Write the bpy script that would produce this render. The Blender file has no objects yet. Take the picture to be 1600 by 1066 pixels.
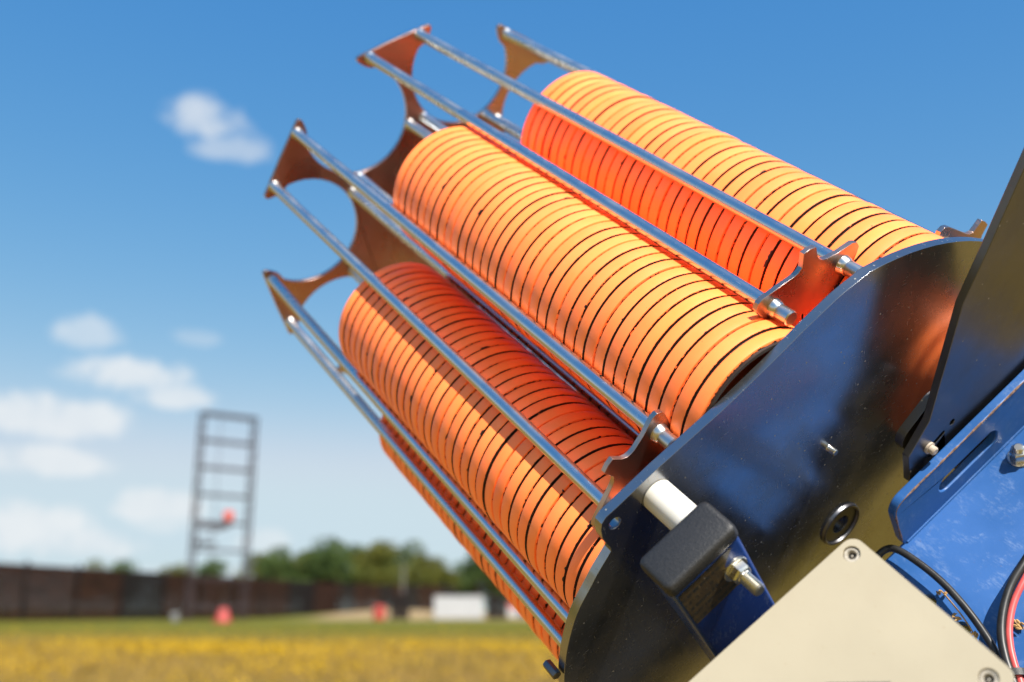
import bpy, bmesh, math, random
import numpy as np
from mathutils import Matrix, Vector
from mathutils.geometry import tessellate_polygon

random.seed(7)
rng = np.random.default_rng(7)
scene = bpy.context.scene
COL = scene.collection
R = math.radians

# ------------------------------------------------------------------ camera
CAM_H = 0.95
PITCH = 14.479
cam_data = bpy.data.cameras.new('camera')
cam = bpy.data.objects.new('camera', cam_data)
COL.objects.link(cam)
cam.location = (0, 0, CAM_H)
cam.rotation_euler = (R(90 + PITCH), 0, 0)
cam_data.sensor_width = 36
cam_data.lens = 1634.2 * 36 / 1600
cam_data.clip_start = 0.02
cam_data.clip_end = 20000
cam_data.dof.use_dof = True
cam_data.dof.focus_distance = 0.64
cam_data.dof.aperture_fstop = 4.7
scene.camera = cam

# ------------------------------------------------------------------ light
SUN = Vector((0.2911, -0.6366, 0.7142)).normalized()
SUN_EL = math.asin(SUN.z)
SUN_AZ = math.atan2(SUN.x, SUN.y)
sun_data = bpy.data.lights.new('sun', 'SUN')
sun_data.energy = 3.9
sun_data.angle = R(0.53)
sun_data.color = (1.0, 0.94, 0.85)
sun = bpy.data.objects.new('sun', sun_data)
COL.objects.link(sun)
sun.rotation_euler = SUN.to_track_quat('Z', 'Y').to_euler()
sun.location = (5, -5, 8)

scene.view_settings.view_transform = 'Standard'
scene.view_settings.look = 'None'
scene.view_settings.gamma = 1
scene.view_settings.use_curve_mapping = False
scene.view_settings.exposure = 1.0
scene.render.engine = 'CYCLES'
scene.cycles.use_denoising = True
scene.cycles.max_bounces = 5
scene.cycles.diffuse_bounces = 4
scene.cycles.glossy_bounces = 4
scene.cycles.caustics_reflective = True
scene.cycles.caustics_refractive = False
scene.cycles.sample_clamp_indirect = 8

# ------------------------------------------------------------------ node helpers
class NT:
    def __init__(self, tree):
        self.t = tree
        self.n = tree.nodes
    def new(self, kind, **kw):
        nd = self.n.new(kind)
        for k, v in kw.items():
            setattr(nd, k, v)
        return nd
    def put(self, sock, v):
        if isinstance(v, bpy.types.NodeSocket):
            self.t.links.new(v, sock)
        elif v is not None:
            sock.default_value = v
    def math(self, op, a, b=None, c=None, clamp=False):
        nd = self.new('ShaderNodeMath', operation=op, use_clamp=clamp)
        self.put(nd.inputs[0], a)
        if b is not None: self.put(nd.inputs[1], b)
        if c is not None: self.put(nd.inputs[2], c)
        return nd.outputs[0]
    def vmath(self, op, a, b=None, out=0):
        nd = self.new('ShaderNodeVectorMath', operation=op)
        self.put(nd.inputs[0], a)
        if b is not None: self.put(nd.inputs[1], b)
        return nd.outputs[out]
    def noise(self, vec, scale, detail=4, rough=0.55, dist=0.0):
        nd = self.new('ShaderNodeTexNoise')
        if vec is not None: self.put(nd.inputs['Vector'], vec)
        nd.inputs['Scale'].default_value = scale
        nd.inputs['Detail'].default_value = detail
        nd.inputs['Roughness'].default_value = rough
        nd.inputs['Distortion'].default_value = dist
        return nd.outputs[0]
    def smooth(self, v, lo, hi, to0=0.0, to1=1.0, kind='SMOOTHSTEP'):
        nd = self.new('ShaderNodeMapRange', interpolation_type=kind)
        self.put(nd.inputs[0], v)
        self.put(nd.inputs[1], lo); self.put(nd.inputs[2], hi)
        self.put(nd.inputs[3], to0); self.put(nd.inputs[4], to1)
        return nd.outputs[0]
    def mix(self, fac, a, b):
        nd = self.new('ShaderNodeMix', data_type='RGBA')
        self.put(nd.inputs[0], fac)
        self.put(nd.inputs[6], a); self.put(nd.inputs[7], b)
        return nd.outputs[2]
    def coord(self, which='Object'):
        return self.new('ShaderNodeTexCoord').outputs[which]
    def mapping(self, vec, scale=(1, 1, 1), rot=(0, 0, 0)):
        nd = self.new('ShaderNodeMapping')
        self.put(nd.inputs[0], vec)
        nd.inputs['Scale'].default_value = scale
        nd.inputs['Rotation'].default_value = rot
        return nd.outputs[0]
    def sep(self, vec):
        nd = self.new('ShaderNodeSeparateXYZ'); self.put(nd.inputs[0], vec); return nd.outputs
    def bump(self, h, strength=0.3, dist=0.001):
        nd = self.new('ShaderNodeBump')
        nd.inputs['Strength'].default_value = strength
        nd.inputs['Distance'].default_value = dist
        self.put(nd.inputs['Height'], h)
        return nd.outputs[0]

def c4(c): return (c[0], c[1], c[2], 1.0)

def material(name):
    m = bpy.data.materials.new(name); m.use_nodes = True
    nt = NT(m.node_tree)
    b = nt.n['Principled BSDF']
    return m, nt, b

# ------------------------------------------------------------------ sky
world = bpy.data.worlds.new('World'); scene.world = world; world.use_nodes = True
W = NT(world.node_tree)
for nd in list(W.n): W.n.remove(nd)
wout = W.new('ShaderNodeOutputWorld')
sky = W.new('ShaderNodeTexSky', sky_type='NISHITA')
sky.sun_disc = False
sky.sun_elevation = SUN_EL
sky.sun_rotation = SUN_AZ
sky.altitude = 50
sky.air_density = 1.0
sky.dust_density = 0.15
sky.ozone_density = 2.2
bg = W.new('ShaderNodeBackground'); bg.inputs[1].default_value = 0.093
hsv = W.new('ShaderNodeHueSaturation'); hsv.inputs['Saturation'].default_value = 1.33
gam = W.new('ShaderNodeGamma'); gam.inputs[1].default_value = 0.86
world.node_tree.links.new(sky.outputs[0], gam.inputs[0])
world.node_tree.links.new(gam.outputs[0], hsv.inputs['Color'])
# grade of the sky colour, the same over the whole dome
sc_ = W.new('ShaderNodeSeparateColor'); W.put(sc_.inputs[0], hsv.outputs[0])
cc_ = W.new('ShaderNodeCombineColor')
for i_, (k_, p_, top_) in enumerate(((1.72, 1.26, 0.60), (0.868, 0.77, 0.74), (0.79, 0.326, 0.90))):
    v_ = W.math('MULTIPLY', W.math('POWER', W.math('MULTIPLY', sc_.outputs[i_], 0.186), p_), k_)
    v_ = W.math('SMOOTH_MIN', v_, top_, 0.2)
    W.put(cc_.inputs[i_], W.math('DIVIDE', v_, 0.186))
W.put(bg.inputs[0], cc_.outputs[0])
world.cycles.sampling_method = 'MANUAL'
world.cycles.sample_map_resolution = 256
wdir = W.coord('Generated')
wn = W.vmath('NORMALIZE', wdir)
puff = W.noise(wn, 34, 4, 0.6)
puff2 = W.noise(wn, 11, 1, 0.5)
# direction of each cloud in view, its half width and half height (radians), density
CLOUDS = [(-0.2763, 0.8614, 0.4263, 0.034, 0.021, .8), (-0.2533, 0.8781, 0.406, 0.034, 0.015, .55),
 (-0.3745, 0.8966, 0.2362, 0.029, 0.0165, .6), (-0.3445, 0.9166, 0.2029, 0.05, 0.0185, 1.), (-0.3081, 0.9327, 0.1874, 0.036, 0.012, .9),
 (-0.4022, 0.901, 0.1623, 0.070, 0.020, 1.), (-0.4078, 0.9046, 0.1236, 0.052, 0.0135, .95), (-0.2899, 0.9262, 0.241, 0.022, 0.008, .3),
 (-0.3179, 0.944, 0.0887, 0.036, 0.0155, .95), (-0.3147, 0.9462, 0.0759, 0.024, 0.010, .5), (-0.4206, 0.9048, 0.0661, 0.055, 0.025, 1.),
 (-0.3805, 0.9231, 0.0554, 0.048, 0.017, .95), (-0.2254, 0.9724, 0.0606, 0.022, 0.011, .55), (-0.33, 0.945, 0.03, 0.16, 0.010, .35)]
total = None
for (x, y, z, w_, h_, dn) in CLOUDS:
    c = Vector((x, y, z)).normalized()
    rt = c.cross(Vector((0, 0, 1))).normalized(); up = rt.cross(c)
    a = W.math('DIVIDE', W.vmath('DOT_PRODUCT', wn, tuple(rt), 1), w_ * 1.25)
    b_ = W.math('DIVIDE', W.vmath('DOT_PRODUCT', wn, tuple(up), 1), h_ * 1.3)
    below = W.math('LESS_THAN', b_, 0.0)
    b_ = W.math('MULTIPLY', b_, W.math('MULTIPLY_ADD', below, 0.45, 1.0))
    d2 = W.math('ADD', W.math('MULTIPLY', a, a), W.math('MULTIPLY', b_, b_))
    v = W.math('SUBTRACT', 1.0, d2)
    v = W.math('ADD', v, W.math('MULTIPLY_ADD', puff, 2.2, -1.1))
    v = W.math('ADD', v, W.math('MULTIPLY_ADD', puff2, 1.2, -0.6))
    v = W.smooth(v, -0.1, 0.85, 0.0, dn)
    front = W.math('GREATER_THAN', W.vmath('DOT_PRODUCT', wn, tuple(c), 1), 0.5)
    v = W.math('MULTIPLY', v, front)
    total = v if total is None else W.math('MAXIMUM', total, v)
# fair weather clouds over the rest of the sky
s = W.sep(wn)
flat = W.new('ShaderNodeCombineXYZ')
zz = W.math('MAXIMUM', s[2], 0.04)
W.put(flat.inputs[0], W.math('DIVIDE', s[0], zz)); W.put(flat.inputs[1], W.math('DIVIDE', s[1], zz))
far = W.noise(flat.outputs[0], 0.55, 4, 0.6)
far = W.smooth(far, 0.62, 0.76, 0.0, 0.8)
fwd = W.vmath('DOT_PRODUCT', wn, (0.0, math.cos(R(PITCH)), math.sin(R(PITCH))), 1)
far = W.math('MULTIPLY', far, W.smooth(fwd, 0.78, 0.70))
far = W.math('MULTIPLY', far, W.smooth(s[2], 0.02, 0.12))
far = W.math('MULTIPLY', far, W.smooth(s[2], 0.75, 0.5))
total = W.math('MAXIMUM', total, far)
cloudcol = W.mix(puff, (0.78, 0.84, 0.90, 1), (0.98, 1, 1, 1))
bgc = W.new('ShaderNodeBackground'); bgc.inputs[1].default_value = 0.47
W.put(bgc.inputs[0], cloudcol)
ms = W.new('ShaderNodeMixShader')
W.put(ms.inputs[0], W.math('MULTIPLY', total, 0.82))
world.node_tree.links.new(bg.outputs[0], ms.inputs[1])
world.node_tree.links.new(bgc.outputs[0], ms.inputs[2])
world.node_tree.links.new(ms.outputs[0], wout.inputs[0])

# ------------------------------------------------------------------ materials
def mat_zinc(name, base, r0, r1, tint=(0.7, 0.6, 0.4), dust=0.0, scratch=0.3, metal=1.0):
    m, n, b = material(name)
    o = n.coord()
    big = n.noise(o, 22, 5, 0.6)
    fine = n.noise(n.mapping(o, (900, 160, 160), (0.3, 0.2, 0.6)), 1, 3, 0.6)
    fine2 = n.noise(n.mapping(o, (120, 1000, 150), (0.7, 0.1, -0.5)), 1, 3, 0.6)
    col = n.mix(n.smooth(big, 0.35, 0.75), c4(base), c4([base[i] * (0.55 + 0.45 * tint[i]) for i in range(3)]))
    scr = n.math('MAXIMUM', n.smooth(fine, 0.66, 0.74), n.smooth(fine2, 0.67, 0.75))
    rough = n.math('ADD', n.smooth(big, 0.3, 0.7, r0, r1), n.math('MULTIPLY', scr, 0.12))
    n.put(b.inputs['Metallic'], metal)
    if dust > 0:
        v = n.new('ShaderNodeTexVoronoi'); v.inputs['Scale'].default_value = 190
        n.put(v.inputs['Vector'], o)
        dn = n.noise(o, 30, 2, 0.5)
        sp = n.math('MULTIPLY', n.smooth(v.outputs['Distance'], 0.13, 0.07), n.smooth(n.sep(v.outputs['Color'])[0], 0.80, 0.85))
        veil = n.math('MULTIPLY', n.smooth(n.noise(o, 9, 6, 0.7), 0.45, 0.8), dust)
        fac = n.math('MAXIMUM', sp, veil)
        fac = n.math('MAXIMUM', fac, n.math('MULTIPLY', scr, 0.34))
        col = n.mix(fac, col, (0.36, 0.31, 0.24, 1))
        n.put(b.inputs['Metallic'], n.math('MULTIPLY', n.math('SUBTRACT', 1.0, fac), metal))
        rough = n.math('ADD', rough, n.math('MULTIPLY', fac, 0.4))
    n.put(b.inputs['Base Color'], col)
    n.put(b.inputs['Roughness'], rough)
    n.put(b.inputs['Normal'], n.bump(n.noise(o, 30, 2, 0.6), 0.10, 0.0006))
    return m

def mat_paint(name, base, scuff, rough=0.38, amount=0.5, spec=0.5, scale=60, dirt=None, var=0.15):
    m, n, b = material(name)
    o = n.coord()
    a = n.noise(o, scale, 8, 0.68, 0.4)
    a2 = n.noise(n.mapping(o, (1, 3.5, 1), (0.2, 0.5, 0.9)), scale * 2.4, 6, 0.7)
    lo = n.noise(o, scale * 0.18, 3, 0.5)
    sc = n.math('MULTIPLY', n.smooth(a, 0.47, 0.68), n.smooth(a2, 0.42, 0.62))
    sc = n.math('MULTIPLY', sc, amount)
    col = n.mix(n.smooth(lo, 0.3, 0.7), c4([c * (1 - var) for c in base]), c4([min(1, c * (1 + var * 0.7)) for c in base]))
    col = n.mix(sc, col, c4(scuff))
    if name == 'beige_plastic':
        ln = n.noise(n.mapping(o, (260, 22, 40), (0.5, 0.9, 0.3)), 1, 2, 0.5)
        col = n.mix(n.math('MULTIPLY', n.smooth(ln, 0.70, 0.73), 0.30), col, (0.60, 0.56, 0.47, 1))
        col = n.mix(n.math('MULTIPLY', n.smooth(n.noise(o, 14, 4, 0.6), 0.52, 0.75), 0.22), col, (0.33, 0.26, 0.17, 1))
    if dirt is not None:
        col = n.mix(n.math('MULTIPLY', n.smooth(n.noise(o, scale * 4, 4, 0.7), 0.66, 0.74), 0.6), col, c4(dirt))
    n.put(b.inputs['Base Color'], col)
    n.put(b.inputs['Roughness'], n.math('ADD', n.smooth(lo, 0.3, 0.7, rough - 0.07, rough + 0.08), n.math('MULTIPLY', sc, 0.3)))
    b.inputs['Specular IOR Level'].default_value = spec
    n.put(b.inputs['Normal'], n.bump(a, 0.10, 0.0008))
    return m

def mat_simple(name, base, rough=0.6, var=0.25, scale=20, bump=0.15, bdist=0.002, metal=0.0, spec=0.5):
    m, n, b = material(name)
    o = n.coord()
    a = n.noise(o, scale, 6, 0.6)
    n.put(b.inputs['Base Color'], n.mix(n.smooth(a, 0.3, 0.7), c4([c * (1 - var) for c in base]), c4([min(1, c * (1 + var)) for c in base])))
    b.inputs['Roughness'].default_value = rough
    b.inputs['Metallic'].default_value = metal
    b.inputs['Specular IOR Level'].default_value = spec
    n.put(b.inputs['Normal'], n.bump(a, bump, bdist))
    return m

ZINC_ROD = mat_zinc('zinc_rod', (0.66, 0.67, 0.69), 0.20, 0.33, (0.8, 0.75, 0.6))
ZINC_STAR = mat_zinc('zinc_star', (0.58, 0.43, 0.37), 0.24, 0.36, (0.9, 0.62, 0.46), dust=0.05)  # copper tint in the base colour imitates orange reflected from the clays
def tint_plate(m):
    # slight blue cast in the base colour, standing in for mirrored blue
    n = NT(m.node_tree); b = n.n['Principled BSDF']
    old = b.inputs['Base Color'].links[0].from_socket
    t = (0.92, 0.97, 1.05, 1)
    mx = n.new('ShaderNodeMix', data_type='RGBA', blend_type='MULTIPLY'); mx.inputs[0].default_value = 1.0
    n.put(mx.inputs[6], old); n.put(mx.inputs[7], t); n.put(b.inputs['Base Color'], mx.outputs[2])
    return m
ZINC_PLATE = mat_zinc('zinc_plate', (0.36, 0.36, 0.365), 0.17, 0.29, (0.8, 0.7, 0.55), dust=0.07, metal=0.95)
DARK_STEEL = mat_zinc('dark_steel', (0.155, 0.160, 0.18), 0.30, 0.42, (0.8, 0.72, 0.6), dust=0.10)
BOLT_ZINC = mat_zinc('bolt_zinc', (0.74, 0.73, 0.70), 0.2, 0.33, (1.0, 0.86, 0.55))
BLUE = mat_paint('blue_paint', (0.022, 0.105, 0.33), (0.26, 0.36, 0.55), 0.36, 0.30, 0.5, 85, (0.10, 0.07, 0.05))
tint_plate(ZINC_PLATE)
BLUE_DARK = mat_paint('blue_paint_clean', (0.010, 0.045, 0.22), (0.2, 0.25, 0.35), 0.28, 0.25, 0.5, 60)
BEIGE = mat_paint('beige_plastic', (0.425, 0.372, 0.265), (0.38, 0.31, 0.215), 0.40, 0.12, 0.4, 110, (0.30, 0.20, 0.11), 0.03)
NYLON = mat_simple('white_nylon', (0.78, 0.75, 0.68), 0.42, 0.04, 40, 0.05, 0.001)
NYLON.node_tree.nodes['Principled BSDF'].inputs['Subsurface Weight'].default_value = 0.25
NYLON.node_tree.nodes['Principled BSDF'].inputs['Subsurface Radius'].default_value = (0.004, 0.003, 0.002)
BLACK_PLASTIC = mat_simple('black_plastic', (0.018, 0.018, 0.019), 0.48, 0.2, 700, 0.5, 0.0006)
CABLE_BLACK = mat_simple('cable_black', (0.018, 0.018, 0.018), 0.42, 0.4, 120, 0.15, 0.0005)
CABLE_RED = mat_simple('cable_red', (0.62, 0.09, 0.085), 0.40, 0.12, 120, 0.1, 0.0005)
BLACK_HOLE = mat_simple('socket_black', (0.02, 0.017, 0.014), 0.6, 0.4, 300)
YELLOW = mat_simple('yellow_zinc', (0.55, 0.42, 0.08), 0.4, 0.3, 200)
NYLON_OLD = mat_simple('old_nylon', (0.50, 0.42, 0.34), 0.45, 0.1, 200)
WORN = mat_simple('worn_metal', (0.20, 0.12, 0.085), 0.55, 0.5, 500, 0.3, 0.0005)
STRAW = mat_simple('dry_straw', (0.45, 0.27, 0.10), 0.7, 0.3, 300)

def mat_clay():
    m, n, b = material('orange_clay')      # daylight-fluorescent paint: gives back more red than falls on it as red
    o = n.coord()
    oi = n.new('ShaderNodeObjectInfo').outputs['Random']
    off = n.new('ShaderNodeCombineXYZ')
    for i in range(3): n.put(off.inputs[i], n.math('MULTIPLY', oi, 7.3 + 3.1 * i))
    p = n.vmath('ADD', o, off.outputs[0])
    z = n.math('MULTIPLY', n.sep(o)[2], 1000.0)
    r1 = n.math('FRACT', n.math('MULTIPLY', oi, 37.7))
    r2 = n.math('FRACT', n.math('MULTIPLY', oi, 91.3))
    fine = n.noise(p, 330, 4, 0.7)
    mid = n.noise(p, 120, 4, 0.65)
    chip = n.noise(p, 42, 3, 0.6)
    # lower edge of the paint, in millimetres above the foot of the rim
    edge = n.math('MULTIPLY_ADD', fine, 0.75, 1.45)
    edge = n.math('ADD', edge, n.math('MULTIPLY', n.smooth(mid, 0.60, 0.72), n.math('MULTIPLY', r1, 0.7)))
    edge = n.math('ADD', edge, n.math('MULTIPLY', n.smooth(chip, 0.66, 0.69), 1.3))
    edge = n.math('ADD', edge, n.math('MULTIPLY_ADD', r2, 0.55, -0.35))
    paint = n.smooth(n.math('SUBTRACT', z, edge), -0.06, 0.06)
    # runs of paint across the groove
    drip = n.smooth(n.noise(p, 210, 3, 0.7), n.math('MULTIPLY_ADD', r1, 0.30, 0.60), n.math('MULTIPLY_ADD', r1, 0.30, 0.63))
    paint = n.math('MAXIMUM', paint, n.math('MULTIPLY', drip, n.math('GREATER_THAN', z, -0.5)))
    speck = n.math('MULTIPLY', n.smooth(n.noise(p, 500, 2, 0.6), 0.75, 0.78), n.smooth(mid, 0.45, 0.6))
    paint = n.math('MULTIPLY', paint, n.math('SUBTRACT', 1.0, speck))
    tone = n.noise(p, 26, 4, 0.6)
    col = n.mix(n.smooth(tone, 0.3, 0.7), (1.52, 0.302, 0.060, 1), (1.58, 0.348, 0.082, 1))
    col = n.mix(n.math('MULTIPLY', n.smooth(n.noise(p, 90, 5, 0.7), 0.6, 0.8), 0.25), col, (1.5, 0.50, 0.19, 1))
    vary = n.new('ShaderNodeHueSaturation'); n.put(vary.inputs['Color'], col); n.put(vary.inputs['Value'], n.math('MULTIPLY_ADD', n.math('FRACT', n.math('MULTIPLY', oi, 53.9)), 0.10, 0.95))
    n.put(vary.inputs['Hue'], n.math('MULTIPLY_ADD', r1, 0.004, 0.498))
    col = n.mix(paint, (0.020, 0.012, 0.010, 1), vary.outputs[0])
    inside = n.math('LESS_THAN', n.math('MULTIPLY', n.vmath('LENGTH', n.vmath('MULTIPLY', o, (1, 1, 0)), None, 1), 1000), 53.0)
    under = n.math('MULTIPLY', inside, n.math('LESS_THAN', z, 10.0))
    col = n.mix(under, col, (0.045, 0.028, 0.022, 1))
    n.put(b.inputs['Base Color'], col)
    n.put(b.inputs['Roughness'], n.math('MULTIPLY_ADD', tone, 0.16, 0.36))
    b.inputs['Specular IOR Level'].default_value = 0.5
    n.put(b.inputs['Normal'], n.bump(n.noise(p, 130, 2, 0.6), 0.22, 0.0003))
    return m
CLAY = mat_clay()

# ------------------------------------------------------------------ object helpers
MM = 0.001
# the machine's own frame: z is the carousel axis, spike A at +x
ROT = Matrix(((-0.19652, 0.820762, -0.536404), (-0.804879, 0.177389, 0.566306), (0.559955, 0.543031, 0.625754)))
MACHINE = Matrix.Translation(Vector((0.218084, 0.762352, 0.077291 + CAM_H))) @ ROT.to_4x4()
E1 = Vector((0.25991, 0.96563, 0)); E2 = Vector((0.96563, -0.25991, 0))
def E(a, b, z): return E1 * a + E2 * b + Vector((0, 0, z))      # bracket frame, millimetres

def link(name, me, parent=None, mat=None, bevel=0, seg=2, smooth=True, ang=35):
    o = bpy.data.objects.new(name, me); COL.objects.link(o)
    if mat is not None and not me.materials: me.materials.append(mat)
    if parent is not None: o.parent = parent
    if bevel:
        md = o.modifiers.new('bevel', 'BEVEL'); md.width = bevel; md.segments = seg
        md.limit_method = 'ANGLE'; md.angle_limit = R(40); md.harden_normals = False
    if smooth:
        for p in me.polygons: p.use_smooth = True
        if hasattr(me, 'set_sharp_from_angle'): me.set_sharp_from_angle(angle=R(ang))
    return o

def from_bm(bm, name):
    bmesh.ops.remove_doubles(bm, verts=bm.verts, dist=1e-7)
    bmesh.ops.recalc_face_normals(bm, faces=bm.faces)
    me = bpy.data.meshes.new(name); bm.to_mesh(me); bm.free(); return me

def prism_mesh(name, outer, w0, w1, fn=None, holes=(), bm=None, scale=MM):
    """outline (u, v) swept from w0 to w1; fn maps (u, v, w) to machine millimetres"""
    own = bm is None
    if own: bm = bmesh.new()
    fn = fn or (lambda u, v, w: Vector((u, v, w)))
    loops = [list(outer)] + [list(h) for h in holes]
    tris = tessellate_polygon([[Vector((p[0], p[1], 0)) for p in lp] for lp in loops])
    flatp = [p for lp in loops for p in lp]
    va = [bm.verts.new(fn(p[0], p[1], w0) * scale) for p in flatp]
    vb = [bm.verts.new(fn(p[0], p[1], w1) * scale) for p in flatp]
    for t in tris:
        try:
            bm.faces.new([va[i] for i in t]); bm.faces.new([vb[i] for i in reversed(t)])
        except ValueError: pass
    k = 0
    for lp in loops:
        m_ = len(lp)
        for i in range(m_):
            j = (i + 1) % m_
            bm.faces.new((va[k + i], va[k + j], vb[k + j], vb[k + i]))
        k += m_
    return from_bm(bm, name) if own else None

def lathe_mesh(name, prof, seg=24, frame=None, close=False, scale=MM):
    """profile of (radius, height) turned about the frame's z"""
    bm = bmesh.new(); frame = frame or Matrix.Identity(4)
    rings = []
    for r, h in prof:
        if r < 1e-6: rings.append([bm.verts.new((frame @ Vector((0, 0, h))) * scale)])
        else: rings.append([bm.verts.new((frame @ Vector((r * math.cos(2 * math.pi * i / seg), r * math.sin(2 * math.pi * i / seg), h))) * scale) for i in range(seg)])
    pairs = list(zip(rings, rings[1:])) + ([(rings[-1], rings[0])] if close else [])
    for a, b in pairs:
        for i in range(seg):
            j = (i + 1) % seg
            if len(a) == 1 and len(b) == 1: continue
            if len(a) == 1: bm.faces.new((a[0], b[j], b[i]))
            elif len(b) == 1: bm.faces.new((a[i], a[j], b[0]))
            else: bm.faces.new((a[i], a[j], b[j], b[i]))
    return from_bm(bm, name)

def catmull(pts, n=8):
    pts = [Vector(p) for p in pts]
    P = [pts[0] * 2 - pts[1]] + pts + [pts[-1] * 2 - pts[-2]]
    out = []
    for i in range(1, len(P) - 2):
        for k in range(n):
            t = k / n
            out.append(0.5 * ((2 * P[i]) + (P[i + 1] - P[i - 1]) * t + (2 * P[i - 1] - 5 * P[i] + 4 * P[i + 1] - P[i + 2]) * t * t + (3 * P[i] - P[i - 1] - 3 * P[i + 1] + P[i + 2]) * t ** 3))
    out.append(pts[-1]); return out

def tube_mesh(name, pts, rad, seg=14, scale=MM, bm=None, taper=None):
    own = bm is None
    if own: bm = bmesh.new()
    rings = []
    prev = None
    for i, p in enumerate(pts):
        d = (pts[min(i + 1, len(pts) - 1)] - pts[max(i - 1, 0)]).normalized()
        if prev is None:
            u = d.orthogonal().normalized()
        else:
            u = (prev - d * prev.dot(d)).normalized()
        prev = u; v = d.cross(u)
        rr = rad if taper is None else rad * taper[i]
        rings.append([bm.verts.new((p + (u * math.cos(2 * math.pi * k / seg) + v * math.sin(2 * math.pi * k / seg)) * rr) * scale) for k in range(seg)])
    for a, b in zip(rings, rings[1:]):
        for k in range(seg): bm.faces.new((a[k], a[(k + 1) % seg], b[(k + 1) % seg], b[k]))
    bm.faces.new(rings[0]); bm.faces.new(rings[-1])
    return from_bm(bm, name) if own else None

def circle(cx, cy, r, n=32, a0=0.0): return [(cx + r * math.cos(a0 + 2 * math.pi * i / n), cy + r * math.sin(a0 + 2 * math.pi * i / n)) for i in range(n)]
def obround(p, q, r, n=10):
    p = Vector(p); q = Vector(q); d = (q - p).normalized(); a = math.atan2(d.y, d.x)
    return [tuple(q + Vector((math.cos(a - math.pi / 2 + math.pi * i / n), math.sin(a - math.pi / 2 + math.pi * i / n))) * r) for i in range(n + 1)] + \
           [tuple(p + Vector((math.cos(a + math.pi / 2 + math.pi * i / n), math.sin(a + math.pi / 2 + math.pi * i / n))) * r) for i in range(n + 1)]
def rounded(x0, y0, x1, y1, r, n=6):
    out = []
    for cx, cy, a in ((x1 - r, y1 - r, 0), (x0 + r, y1 - r, 90), (x0 + r, y0 + r, 180), (x1 - r, y0 + r, 270)):
        for i in range(n + 1):
            t = R(a + 90 * i / n); out.append((cx + r * math.cos(t), cy + r * math.sin(t)))
    return out
def fillet(poly, r, n=5):
    """round every corner of a closed polygon"""
    out = []
    m_ = len(poly)
    for i in range(m_):
        p = Vector(poly[i]); a = Vector(poly[i - 1]) - p; b = Vector(poly[(i + 1) % m_]) - p
        la, lb = a.length, b.length
        k = min(r, la * 0.45, lb * 0.45)
        A = p + a / la * k; B = p + b / lb * k
        for j in range(n + 1):
            t = j / n
            out.append(tuple(A * (1 - t) ** 2 + p * 2 * t * (1 - t) + B * t * t))
    return out

def tag(o, label=None, cat=None, group=None, kind=None):
    if label: o['label'] = label
    if cat: o['category'] = cat
    if group: o['group'] = group
    if kind: o['kind'] = kind
    return o
def empty(name, mat4=None, loc=None):
    o = bpy.data.objects.new(name, None); COL.objects.link(o); o.empty_display_size = 0.1
    if mat4 is not None: o.matrix_world = mat4
    if loc is not None: o.location = loc
    return o

# ------------------------------------------------------------------ ground
def ground_material():
    m, n, b = material('field_ground')
    p = n.new('ShaderNodeNewGeometry').outputs['Position']
    a = n.noise(n.mapping(p, (0.16, 0.34, 1)), 1, 5, 0.6)
    f = n.noise(n.mapping(p, (5, 5, 1)), 1, 6, 0.7)
    g = n.noise(n.mapping(p, (0.02, 0.05, 1)), 1, 4, 0.6)
    straw = n.mix(f, (0.20, 0.120, 0.024, 1), (0.40, 0.245, 0.066, 1))
    green = n.mix(f, (0.100, 0.085, 0.008, 1), (0.26, 0.18, 0.020, 1))
    col = n.mix(n.smooth(a, 0.40, 0.62), straw, green)
    lawn = n.mix(f, (0.070, 0.078, 0.010, 1), (0.20, 0.185, 0.030, 1))
    col = n.mix(n.smooth(n.math('MULTIPLY_ADD', g, 30.0, n.sep(p)[1]), 34, 78), col, lawn)
    bare = n.math('MULTIPLY', n.smooth(n.sep(p)[1], 108, 128), n.smooth(n.sep(p)[0], -26, -22))
    col = n.mix(bare, col, (0.34, 0.24, 0.12, 1))
    n.put(b.inputs['Base Color'], col)
    b.inputs['Roughness'].default_value = 0.9
    b.inputs['Specular IOR Level'].default_value = 0.1
    n.put(b.inputs['Normal'], n.bump(f, 0.6, 0.08))
    return m
GROUND = ground_material()
bm = bmesh.new()
# one sheet to the horizon, gently uneven near the camera
xs = [-4000, -1500, -600, -300] + list(range(-200, 201, 8)) + [300, 600, 1500, 4000]
ys = [-3000, -800, -200, -60] + list(range(-24, 261, 6)) + [320, 450, 700, 1200, 2500, 6000]
def gz(x, y):
    d = math.hypot(x, y)
    k = min(1, max(0, (d - 6) / 20)) * min(1, max(0, (260 - d) / 60))
    bank = 1.35 * math.exp(-((y - 146) / 9) ** 2) * min(1, max(0, (x + 25.5) / 3)) * min(1, max(0, (-4 - x) / 6))
    return k * 0.03 * (math.sin(x * 0.11 + 1.3) * math.cos(y * 0.07) + 0.5 * math.sin(x * 0.31 + y * 0.17)) + bank
gv = [[bm.verts.new((x, y, gz(x, y))) for x in xs] for y in ys]
for j in range(len(ys) - 1):
    for i in range(len(xs) - 1):
        bm.faces.new((gv[j][i], gv[j][i + 1], gv[j + 1][i + 1], gv[j + 1][i]))
g = link('ground', from_bm(bm, 'ground'), None, GROUND, smooth=True, ang=60)
tag(g, 'dry summer field of short grass reaching to the horizon', 'field', kind='structure')

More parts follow.
